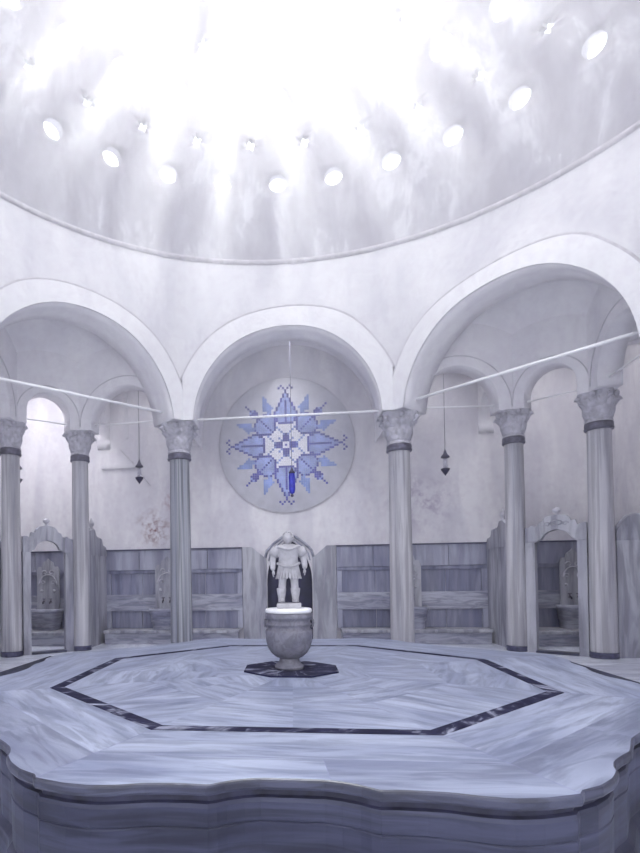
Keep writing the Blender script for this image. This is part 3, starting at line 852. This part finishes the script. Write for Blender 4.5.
# ------------------------------------------------------------------ wainscot, benches, jambs, niche
def wainscot(name, x0, x1, label, axis='y', wall=W_Y, s_=1, panels=2, bench=True):
    """cladding on the back wall between x0 and x1 (axis y) or on a side wall (axis x, x0..x1 are y values)"""
    base = ((x0+x1)/2, wall, Z_FL) if axis == 'y' else (wall, (x0+x1)/2, Z_FL)
    t = bpy.data.objects.new(name, None); COL.objects.link(t); t.location = base
    if axis == 'x': t.rotation_euler.z = -PI/2*s_
    t['kind'] = 'structure'; t['label'] = label; t['category'] = 'wainscot'
    h = (x1-x0)/2; z = lambda v: v-Z_FL
    def bx(n, mat, parts, bev=.006):
        g = MB()
        for a, b in parts: g.box(a, b, 0, bev)
        return g.build(n, mat, t)
    bx('cap_strip', 'dark_base', [((-h, -.075, z(1.985)), (h, .0, z(2.01)))], .003)
    bx('frieze', 'clad', [((-h+(2*h)*i/panels+.003, -.055, z(1.60)), (-h+(2*h)*(i+1)/panels-.003, 0, z(1.985))) for i in range(panels)])
    bx('frieze_moulding', 'recess', [((-h, -.045, z(1.53)), (h, 0, z(1.60)))], .01)  # darker strip paints the shadow groove under the frieze
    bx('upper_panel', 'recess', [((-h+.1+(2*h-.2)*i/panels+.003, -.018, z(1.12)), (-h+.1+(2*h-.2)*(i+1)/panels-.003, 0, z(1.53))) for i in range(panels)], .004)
    bx('middle_rail', 'clad_h', [((-h, -.06, z(.80)), (h, 0, z(1.12)))])
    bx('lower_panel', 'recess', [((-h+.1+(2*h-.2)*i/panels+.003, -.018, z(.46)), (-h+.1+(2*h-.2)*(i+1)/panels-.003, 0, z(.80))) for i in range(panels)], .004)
    bx('stile', 'clad', [((-h, -.058, z(.46)), (-h+.1, 0, z(.80))), ((-h, -.058, z(1.12)), (-h+.1, 0, z(1.53))), ((h-.1, -.058, z(.46)), (h, 0, z(.80))), ((h-.1, -.058, z(1.12)), (h, 0, z(1.53)))])
    return t
def bench(x0, x1, label, dp=.46, wall=W_Y, axis='y', s_=1):
    base = ((x0+x1)/2, wall, Z_FL) if axis == 'y' else (wall, (x0+x1)/2, Z_FL)
    t = thing('marble_bench', label, 'bench', base, 0 if axis == 'y' else -PI/2*s_)
    h = (x1-x0)/2
    g = MB(); g.box((-h, -dp, .205), (h, -.07, .26), 0, .01); g.build('seat', 'screen', t)  # paler marble on the seat paints the highlight along its top
    g = MB(); g.box((-h+.02, -dp+.04, 0), (h-.02, -.07, .204), 0, .006); g.build('riser', 'clad_h', t)
    return t
wainscot('trim_6', -3.67, -.97, 'grey marble wall cladding left of the dark niche', panels=4)
wainscot('trim_7', .80, 3.50, 'grey marble wall cladding right of the dark niche', panels=4)
wainscot('trim_8', -5.80, -3.82, 'grey marble cladding inside the left corner cell', panels=3)
wainscot('trim_9', 3.66, 5.64, 'grey marble cladding inside the right corner cell', panels=3)
wainscot('trim_10', 8.55, 10.3, 'grey marble cladding on the cell side wall, right', 'x', XC+W_X, 1, panels=2)
wainscot('trim_11', 8.55, 10.3, 'grey marble cladding on the cell side wall, left', 'x', XC-W_X, -1, panels=2)
bench(-3.60, -1.02, 'low marble bench along the back wall, left of the dark niche')
bench(.85, 3.45, 'low marble bench along the back wall, right of the dark niche')
bench(-5.75, -3.85, 'low marble bench inside the left crested cell', .78)
bench(3.70, 5.60, 'low marble bench inside the right crested cell', .78)

jam = MB()
for sx, x_in, x_out in ((-1, NXC-NW-.005, -.96), (1, NXC+NW+.005, .79)):
    pts = [(x_in, Z_FL), (x_in, 1.78), (x_in+(x_out-x_in)*.62, 2.01), (x_out, 2.01), (x_out, Z_FL)]
    o = MB(); o.prism(pts, lambda u, v_, d: (u, W_Y-d, v_), 0, .07)
    struct(o.build('trim_%d' % (12 if sx < 0 else 13), 'screen'), 'pale marble jamb slab with a cut corner on the %s side of the niche' % ('left' if sx < 0 else 'right'), 'jamb')
hood = MB()
hp = [(NXC-.455, 1.80), (NXC-.42, 1.93), (NXC-.30, 2.06), (NXC-.15, 2.17), (NXC, 2.27), (NXC+.15, 2.17), (NXC+.30, 2.06), (NXC+.42, 1.93), (NXC+.455, 1.80)]
hood.tube([(x, W_Y-.02, z) for x, z in hp], .026, 8)
hood.tube([(x*.86+NXC*.14, W_Y-.01, z-.06) for x, z in hp], .012, 8)
struct(hood.build('trim_14', 'clad_h'), 'pointed grey stone hood moulding over the dark niche', 'moulding')
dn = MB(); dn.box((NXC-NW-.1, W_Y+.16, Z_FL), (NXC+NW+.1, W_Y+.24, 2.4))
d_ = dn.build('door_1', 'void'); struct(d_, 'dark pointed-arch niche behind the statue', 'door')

# recessed blind frame and thin pipe on the back wall
g = MB(); g.box((-3.26, W_Y-.03, 4.2), (-3.20, W_Y, 5.1)); g.box((-3.75, W_Y-.03, 3.62), (-2.97, W_Y, 3.68)); g.box((-3.02, W_Y-.03, 3.62), (-2.97, W_Y, 4.7))
struct(g.build('trim_15', 'plaster_ring', weld=0), 'faint plaster ledge lines high on the back wall at left', 'moulding')
p_ = MB(); p_.tube([(-3.35, W_Y-.02, 3.98), (-3.15, W_Y-.02, 3.78), (-2.75, W_Y-.02, 3.25)], .012, 6)
tag(p_.build('conduit_pipe', 'grime_shade', weld=0), 'thin grey pipe slanting down the back wall toward the left lantern', 'pipe')

# ------------------------------------------------------------------ medallion with stitched star mosaic
med = thing('wall_medallion', 'large round wall medallion with a blue and white eight-petal star mosaic', 'medallion', (-.10, W_Y-.002, 3.945))
MR = 1.29
g = MB(); g.lathe([(0, 0), (MR, 0), (MR, .02), (MR-.015, .03), (0, .03)], 96); ob = g.build('disc', 'disc', med); ob.rotation_euler.x = PI/2
g = MB(); rows = []
g.tube([(MR*math.cos(2*PI*i/96), -.024, MR*math.sin(2*PI*i/96)) for i in range(97)], .008, 6, cap=False); g.build('rim', 'grime_shade', med)
cell = 1.13/27
grid = {}
def put(i, j, c):
    for (p, q_) in {(i, j), (-i, j), (i, -j), (-i, -j), (j, i), (-j, i), (j, -i), (-j, -i)}: grid[(p, q_)] = c
# white ground
for i in range(-10, 11):
    for j in range(-10, 11):
        if abs(i)+abs(j) <= 16 and max(abs(i), abs(j)) <= 10: grid[(i, j)] = 3
# cardinal petals (along +j)
hwid = {10: 3, 11: 4, 12: 4, 13: 5, 14: 5, 15: 5, 16: 4, 17: 4, 18: 3, 19: 3, 20: 2, 21: 2, 22: 1, 23: 1, 24: 0}
for j, h in hwid.items():
    for i in range(0, h+1):
        edge = (i == h) or (j == 10) or (hwid.get(j+1, -1) < i) or (hwid.get(j-1, -1) < i and j > 10)
        put(i, j, 0 if (edge or (i == 0 and 10 <= j <= 20)) else 1)
put(0, 25, 0); put(1, 26, 0); put(2, 27, 0); put(3, 26, 0)
# diagonal petals
for i in range(5, 15):
    for j in range(5, 15):
        if i+j < 12 or (i+j > 24 and abs(i-j) > 1) or (abs(i-j) > 7): continue
        nb = [(i+1, j), (i-1, j), (i, j+1), (i, j-1)]
        inside = lambda a, b: 5 <= a < 15 and 5 <= b < 15 and not (a+b < 12 or (a+b > 24 and abs(a-b) > 1) or abs(a-b) > 7)
        edge = not all(inside(*q_) for q_ in nb)
        put(i, j, 0 if (edge or i == j) else 1)
for i in (15, 16, 17, 18): put(i, i, 0)
put(14, 15, 0); put(13, 15, 0); put(15, 16, 1); put(14, 16, 0)
# blades between the petals
for j in range(14, 23):
    for i in range(5, 11):
        x0 = 5.2+max(0, (j-17))*.95 if j >= 17 else 5.2+(17-j)*.9
        if x0 <= i <= 10 and not (j < 16 and i > 8.5): put(i, j, 2)
# centre flower and dotted lattice
for j, h in {1: 0, 2: 1, 3: 1, 4: 1, 5: 0}.items():
    for i in range(0, h+1): put(i, j, 0 if j > 1 else 0)
put(1, 1, 3); put(0, 0, 0); put(0, 1, 3); put(2, 2, 2); put(3, 3, 2)
for n_ in range(0, 4): put(1+n_, 5+n_, 2)
g = MB(); e = cell*.47
for (i, j), c in grid.items():
    x, z = i*cell, j*cell
    dp = -.034 if c != 3 else -.0325
    p = [(x-e, dp, z-e), (x+e, dp, z-e), (x+e, dp, z+e), (x-e, dp, z+e)]
    g.face(p, c)
    for k in range(4):
        a, b = p[k], p[(k+1) % 4]; g.face([a, (a[0], -.03, a[2]), (b[0], -.03, b[2]), b], c)
o = g.build('star_mosaic', ['t_dark', 't_light', 't_mid', 't_white'], med, weld=0); o['label'] = 'blue, pale blue and white tile star'

# ------------------------------------------------------------------ hanging lanterns
def lantern(x, y, z, ztop, label, blue=False):
    t = thing('hanging_lantern', label, 'lantern', (x, y, z))
    g = MB(); g.tube([(0, 0, .25 if not blue else .26), (0, 0, ztop-z)], .005, 6); g.build('cord', 'iron', t)
    if blue:
        g = MB(); g.lathe([(.005, -.22), (.045, -.19), (.06, -.12), (.055, 0), (.058, .10), (.045, .16)], 20); g.build('glass_body', 'blue_glass', t)
        g = MB(); g.lathe([(.05, .155), (.062, .17), (.03, .21), (.008, .27)], 20); g.build('cap', 'iron', t)
        g = MB(); g.sphere((0, 0, -.24), .028); g.build('finial', 'iron', t)
        return t
    g = MB(); g.lathe([(.025, .10), (.074, .112), (.070, .135), (.04, .17), (.028, .195), (.006, .26)], 24); g.build('cap', 'iron', t)
    g = MB(); g.lathe([(.038, .11), (.034, .03), (.038, -.07)], 20); g.build('glass_body', 'lamp_glass', t)
    g = MB(); g.lathe([(.045, -.07), (.076, -.08), (.070, -.105), (.035, -.155), (.015, -.18), (.004, -.20)], 24); g.build('bottom_finial', 'iron', t)
    return t
lantern(-2.80, 9.75, 3.385, 5.19, 'dark and clear glass lantern hanging left of the medallion, above the reddish wall stain')
lantern(2.64, 9.75, 3.34, 5.19, 'dark and clear glass lantern hanging right of the medallion')
lantern(-5.16, 9.75, 3.44, 5.6, 'dark lantern half hidden behind the column at the left edge')
lantern(0.0, 9.75, 3.12, 5.87, 'slim cobalt blue glass lantern hanging in front of the medallion', True)

# ------------------------------------------------------------------ cell screens
def Tplane(P0, P1):
    P0 = Vector(P0); P1 = Vector(P1); t = (P1-P0).normalized(); n = Vector((t.y, -t.x))
    return lambda u, v_, d: (t.x*u+n.x*d, t.y*u+n.y*d, v_-Z_FL)
def doorway(P0, P1, label, hi=0.0):
    t = thing('marble_doorway', label, 'doorway', (P0[0], P0[1], Z_FL))
    T0 = Tplane(P0, P1); zb = 1.905
    T = lambda u, v_, d: T0(.155+(u-.12)*.835/.95, v_, d)
    for a, b in ((.12, .275), (.93, 1.07)):
        g = MB(); g.prism([(a, Z_FL), (b, Z_FL), (b, zb), (a, zb)], T, -.055, .055)
        g.prism([(a+.025, Z_FL+.12), (b-.025, Z_FL+.12), (b-.025, zb-.08), (a+.025, zb-.08)], T, -.062, .062)
        g.build('post', 'screen', t, weld=0)
    top_ = [(.12, 2.13), (.20, 2.14), (.23, 2.17), (.27, 2.14), (.33, 2.15), (.35, 2.20), (.38, 2.21), (.41, 2.215), (.43, 2.26), (.47, 2.29), (.54, 2.30), (.62, 2.305), (.70, 2.30), (.77, 2.29), (.81, 2.26), (.83, 2.21), (.88, 2.20), (.90, 2.22), (.92, 2.15), (.96, 2.13), (.99, 2.16), (1.07, 2.16)]
    top_ = [(u, v_+hi*max(0, 1-abs(u-.61)/.45)) for u, v_ in top_]
    arc = [(.88, zb), (.87, 1.94), (.84, 1.965), (.86, 1.99), (.81, 2.02), (.75, 2.055), (.68, 2.075), (.62, 2.085), (.55, 2.075), (.48, 2.055), (.42, 2.02), (.38, 1.99), (.40, 1.965), (.36, 1.94), (.34, zb)]
    arc = [(u, v_+hi*.3*(v_ > 1.98)) for u, v_ in arc]
    # upper crest built as vertical strips between the arch line and the top outline
    def interp(pl, u):
        pl = sorted(pl)
        for (a, b), (c, d) in zip(pl, pl[1:]):
            if a <= u <= c: return b+(d-b)*(u-a)/max(1e-9, c-a)
        return pl[0][1] if u < pl[0][0] else pl[-1][1]
    lowpl = [(.12, zb), (.30, zb), (.335, 1.935), (.37, 1.94), (.42, 2.01), (.48, 2.055), (.55, 2.075), (.62, 2.085), (.68, 2.075), (.75, 2.055), (.81, 2.01), (.86, 1.94), (.89, 1.935), (.92, zb), (1.07, zb)]
    lowpl = [(u, v_+hi*.3*(v_ > 1.98)) for u, v_ in lowpl]
    us = sorted(set([p[0] for p in top_]+[p[0] for p in lowpl]+[.12+.95*i/60 for i in range(61)]))
    g = MB()
    for d in (-.045, .045):
        g.grid([[T(u, interp(lowpl, u), d) for u in us], [T(u, interp(top_, u), d) for u in us]], 0, False)
    for pl in (top_, lowpl): g.grid([[T(u, interp(pl, u), d) for u in us] for d in (-.045, .045)], 0, False)
    for u in (.12, 1.07): g.face([T(u, zb, -.045), T(u, zb, .045), T(u, interp(top_, u), .045), T(u, interp(top_, u), -.045)])
    g.tube([T(u, interp(top_, u)-.004, .03) for u in us], .014, 6); g.tube([T(u, interp(lowpl, u)+.012, .045) for u in us], .010, 6)
    c_ = g.build('crest', 'screen', t)
    s2 = MB(); s2.tube([T(.62+.09*math.sin(a_)*(-1)**(b_), 2.19+hi*.5+.035*math.cos(a_), .05) for b_ in (0,) for a_ in [2*PI*i/20 for i in range(21)]], .01, 6)
    for sg in (-1, 1):
        s2.tube([T(.62+sg*(.14+.05*math.cos(w_)*(1-w_/9)), 2.17+hi*.4+.04*math.sin(w_)*(1-w_/9), .048) for w_ in [i*.45 for i in range(14)]], .008, 6)
    s2.build('carved_scroll', 'screen', c_)
    f = MB(); zt = 2.30+hi; cx_, cy_, _ = T(.62, 0, 0)
    f.lathe([(.03, zt-Z_FL-.01), (.035, zt-Z_FL+.015), (.018, zt-Z_FL+.03), (.05, zt-Z_FL+.06), (.062, zt-Z_FL+.09), (.045, zt-Z_FL+.105), (.03, zt-Z_FL+.115), (.012, zt-Z_FL+.13)], 18, (cx_, cy_)); f.build('finial', 'capital', t)
    g = MB(); g.prism([(.275, Z_FL), (.93, Z_FL), (.93, Z_FL+.035), (.275, Z_FL+.035)], T, -.09, .09); g.build('threshold', 'coping', t)
    return t
q = lambda sx, p: (XC+sx*p[0], p[1])
doorway(q(1, P2), q(1, P3), 'crested marble doorway into the right corner cell, between two columns')
doorway(q(-1, P2), q(-1, P3), 'crested marble doorway into the left corner cell, between two columns', .05)
def screen(P0, P1, L0, L1, prof, label, finial=None):
    t = thing('marble_screen', label, 'screen', (P0[0], P0[1], Z_FL)); T = Tplane(P0, P1); zb = 1.88
    n = 2
    for i in range(n):
        a = L0+(L1-L0)*i/n+.003; b = L0+(L1-L0)*(i+1)/n-.003
        g = MB(); g.prism([(a, Z_FL), (b, Z_FL), (b, zb), (a, zb)], T, -.04, .04); g.build('panel', 'screen', t)
    g = MB(); g.prism([(L0, zb)]+[(L1, zb)]+[(u, v_) for u, v_ in reversed(prof)], T, -.05, .05)
    g.tube([T(u, v_-.005, 0) for u, v_ in prof], .03, 6); g.build('crest', 'screen', t)
    if finial:
        f = MB(); cx_, cy_, _ = T(finial[0], 0, 0); z0 = finial[1]-Z_FL
        f.lathe([(.035, z0-.02), (.04, z0+.02), (.02, z0+.04), (.055, z0+.08), (.05, z0+.12), (.02, z0+.17), (.006, z0+.21)], 16, (cx_, cy_)); f.build('finial', 'capital', t)
sp = [(.16, 2.25), (.3, 2.27), (.42, 2.32), (.55, 2.33), (.62, 2.24), (.72, 2.18), (.80, 2.21), (.92, 2.20), (.97, 2.10), (1.06, 2.05), (1.14, 2.07), (1.20, 1.98), (1.235, 1.94)]
sp_l = [(u, v_+.06*max(0, 1-u)) for u, v_ in sp]
screen(q(1, P2), (XC+P2[0], W_Y), .16, 1.235, sp, 'stepped marble side screen from the right slender column back to the wall', (.50, 2.33))
screen(q(-1, P2), (XC-P2[0], W_Y), .16, 1.235, sp_l, 'stepped marble side screen from the left slender column back to the wall', (.50, 2.36))
sp2 = [(.175, 1.98), (.19, 2.05), (.26, 2.15), (.32, 2.22), (.42, 2.25), (.60, 2.25), (.75, 2.22), (.85, 2.14), (.95, 2.08), (1.05, 2.04), (1.25, 1.98)]
screen(q(1, P3), (XC+W_X, P3[1]), .175, 1.25, sp2, 'arched-top marble screen panel at the right picture edge')
screen(q(-1, P3), (XC-W_X, P3[1]), .175, 1.25, sp2, 'arched-top marble screen panel at the left picture edge')

# ------------------------------------------------------------------ washbasins
def basin(x, y, rz, label, sc_=1.0):
    t = thing('wash_basin', label, 'washbasin', (x, y, Z_FL), rz); s_ = sc_
    g = MB()      # back plate with ogee carved crest
    h = .23*s_
    pl = [(-h, .55), (h, .55), (h, 1.42), (h*.85, 1.50), (h*.55, 1.50), (h*.45, 1.58), (h*.15, 1.62), (0, 1.66), (-h*.15, 1.62), (-h*.45, 1.58), (-h*.55, 1.50), (-h*.85, 1.50), (-h, 1.42)]
    g.prism(pl, lambda u, v_, d: (u, -d, v_), .075, .11); bp_ = g.build('back_plate', 'screen', t)
    g = MB()
    g.tube([(h*.8*math.cos(a_), -.115, 1.12+.22*math.sin(a_)) for a_ in [PI*i/16 for i in range(17)]], .012, 6)
    for sg in (-1, 1):
        g.tube([(sg*(.07+.055*math.cos(w_)*(1-w_/8)), -.115, 1.38+.055*math.sin(w_)*(1-w_/8)) for w_ in [i*.45 for i in range(14)]], .010, 6)
        g.tube([(sg*(.10+.05*math.cos(w_)*(1-w_/8)), -.115, 1.18+.05*math.sin(w_)*(1-w_/8)) for w_ in [i*.45 for i in range(14)]], .009, 6)
        g.sphere((sg*h*.55, -.115, 1.02), .03)
    g.build('carving', 'capital', bp_)
    g = MB()
    rows = []
    for (fx, fy, z) in ((.25, .30, .262), (.255, .31, .40), (.275, .33, .42), (.29, .345, .56), (.315, .37, .60), (.32, .375, .665), (.28, .335, .67), (.25, .30, .60), (.18, .22, .52)):
        row = []
        for k in range(33):
            a = PI*k/32; c_, d_ = math.cos(a), math.sin(a)
            row.append((fx*s_*math.copysign(abs(c_)**.45, c_), -.08-fy*s_*d_**.45, z))
        rows.append(row)
    g.grid(rows, 0, True); g.face([(r[0]) for r in rows[:6]]+[(r[-1]) for r in reversed(rows[:6])])
    g.face([(p[0], p[1], .52) for p in rows[-1]]); g.build('bowl', 'clad_h', t)
    for sg in (-1, 1):
        g = MB(); g.tube([(sg*.07, -.11, .80), (sg*.07, -.16, .81), (sg*.07, -.19, .80), (sg*.07, -.195, .765)], .014, 8)
        g.tube([(sg*.07, -.14, .81), (sg*.07, -.14, .86)], .010, 6); g.tube([(sg*.07-.03, -.14, .862), (sg*.07+.03, -.14, .862)], .009, 6)
        g.build('tap', 'brass', t)
    return t
basin(-4.82, W_Y-.05, 0, 'carved marble washbasin with two taps seen through the left crested doorway')
basin(4.90, W_Y-.05, 0, 'carved marble washbasin with a tap seen through the right crested doorway', .9)
basin(-2.42, W_Y-.05, 0, 'marble washbasin half hidden behind the dark-streaked column left of the urn')
basin(2.08, W_Y-.05, 0, 'scroll-backed marble washbasin half hidden behind the pale column right of the urn')

# ------------------------------------------------------------------ light
SUN_AZ, SUN_EL = -6.0, 52.0
sd = bpy.data.lights.new('sun', 'SUN'); sd.energy = 18.0; sd.angle = math.radians(5.5); sd.color = (1, .99, 1)
so = bpy.data.objects.new('sun', sd); COL.objects.link(so)
a, e = math.radians(SUN_AZ), math.radians(SUN_EL)
dirn = Vector((math.sin(a)*math.cos(e), math.cos(a)*math.cos(e), math.sin(e)))
so.rotation_euler = dirn.to_track_quat('Z', 'Y').to_euler(); so.location = dirn*20
def area(name, loc, size, power, colr, target=None, spread=180):
    l = bpy.data.lights.new(name, 'AREA'); l.shape = 'DISK'; l.size = size; l.energy = power; l.color = colr; l.spread = math.radians(spread)
    o = bpy.data.objects.new(name, l); COL.objects.link(o); o.location = loc
    d = Vector(target)-Vector(loc) if target else Vector((0, 0, -1))
    o.rotation_euler = d.to_track_quat('-Z', 'Y').to_euler(); return o
area('crown_fill', (DX, DY, DZ+DR*DK*.98), 1.8, 300, (.97, .98, 1))  # unseen fill lamp added at the crown to light the hall
area('cell_skylight_left', (XC-4.7, 9.3, 6.05), 1.0, 36, (.97, .97, 1), spread=110)
area('cell_fill_right', (XC+4.7, 9.3, 6.05), 1.0, 13, (.97, .97, 1), spread=110)  # unseen lamp added to brighten the right cell
area('aisle_fill', (XC, 9.7, 5.80), .6, 8, (.97, .97, 1), spread=90)  # unseen fill lamps, here and below, added to brighten the back aisle
area('aisle_fill', (XC-2.7, 9.7, 5.82), .5, 5, (.97, .97, 1), spread=90)
area('aisle_fill', (XC+2.7, 9.7, 5.82), .5, 5, (.97, .97, 1), spread=90)
w = bpy.data.worlds.new('world'); sc.world = w; w.use_nodes = True
w.node_tree.nodes['Background'].inputs[0].default_value = (.90, .93, 1, 1)
w.node_tree.nodes['Background'].inputs[1].default_value = 1.6

# steam in the hall
def steam(name, z0, z1, dens, g, label):
    hz = MB(); hz.box((XC-W_X+.02, -.25, z0), (XC+W_X-.02, W_Y-.01, z1))
    m = bpy.data.materials.new(name); m.use_nodes = True; nt = m.node_tree; nt.nodes.remove(nt.nodes['Principled BSDF'])
    vs = nt.nodes.new('ShaderNodeVolumeScatter'); vs.inputs['Density'].default_value = dens; vs.inputs['Anisotropy'].default_value = g; vs.inputs['Color'].default_value = (.985, .975, 1, 1)
    nt.links.new(vs.outputs[0], nt.nodes['Material Output'].inputs['Volume']); M[name] = m
    o = hz.build(name, name); o['kind'] = 'stuff'; o['label'] = label; o['category'] = 'steam'
steam('rising_steam', 3.2, DZ+DR*DK+.05, .048, .72, 'bright sunlit steam filling the dome above the arcade')
steam('thin_steam', 0.0, 3.19, .004, .6, 'thin steam hanging low over the marble platform')

# ------------------------------------------------------------------ camera
f_, cx_, cy_, yaw, pit, rol = 543.03, 229.32, 569.88, .11749, .014666, -.014546
Fv = Vector((-math.sin(yaw)*math.cos(pit), math.cos(yaw)*math.cos(pit), math.sin(pit)))
Rv = Vector((math.cos(yaw), math.sin(yaw), 0)); Uv = Rv.cross(Fv)
R2 = Rv*math.cos(rol)+Uv*math.sin(rol); U2 = Uv*math.cos(rol)-Rv*math.sin(rol)
cam = bpy.data.cameras.new('camera'); co = bpy.data.objects.new('camera', cam); COL.objects.link(co)
mt = Matrix((R2, U2, -Fv)).transposed().to_4x4(); mt.translation = Vector((0, 0, .806+.62)); co.matrix_world = mt
cam.sensor_fit = 'AUTO'; cam.sensor_width = 36; cam.lens = f_/853*36
cam.shift_x = (320-cx_)/853; cam.shift_y = (cy_-426.5)/853; cam.clip_start = .05
sc.camera = co
sc.view_settings.view_transform = 'Standard'; sc.view_settings.look = 'None'; sc.view_settings.gamma = 1
sc.view_settings.exposure = 0.55
sc.cycles.use_denoising = True
sc.cycles.max_bounces = 10; sc.cycles.diffuse_bounces = 6; sc.cycles.volume_bounces = 1; sc.cycles.transparent_max_bounces = 12
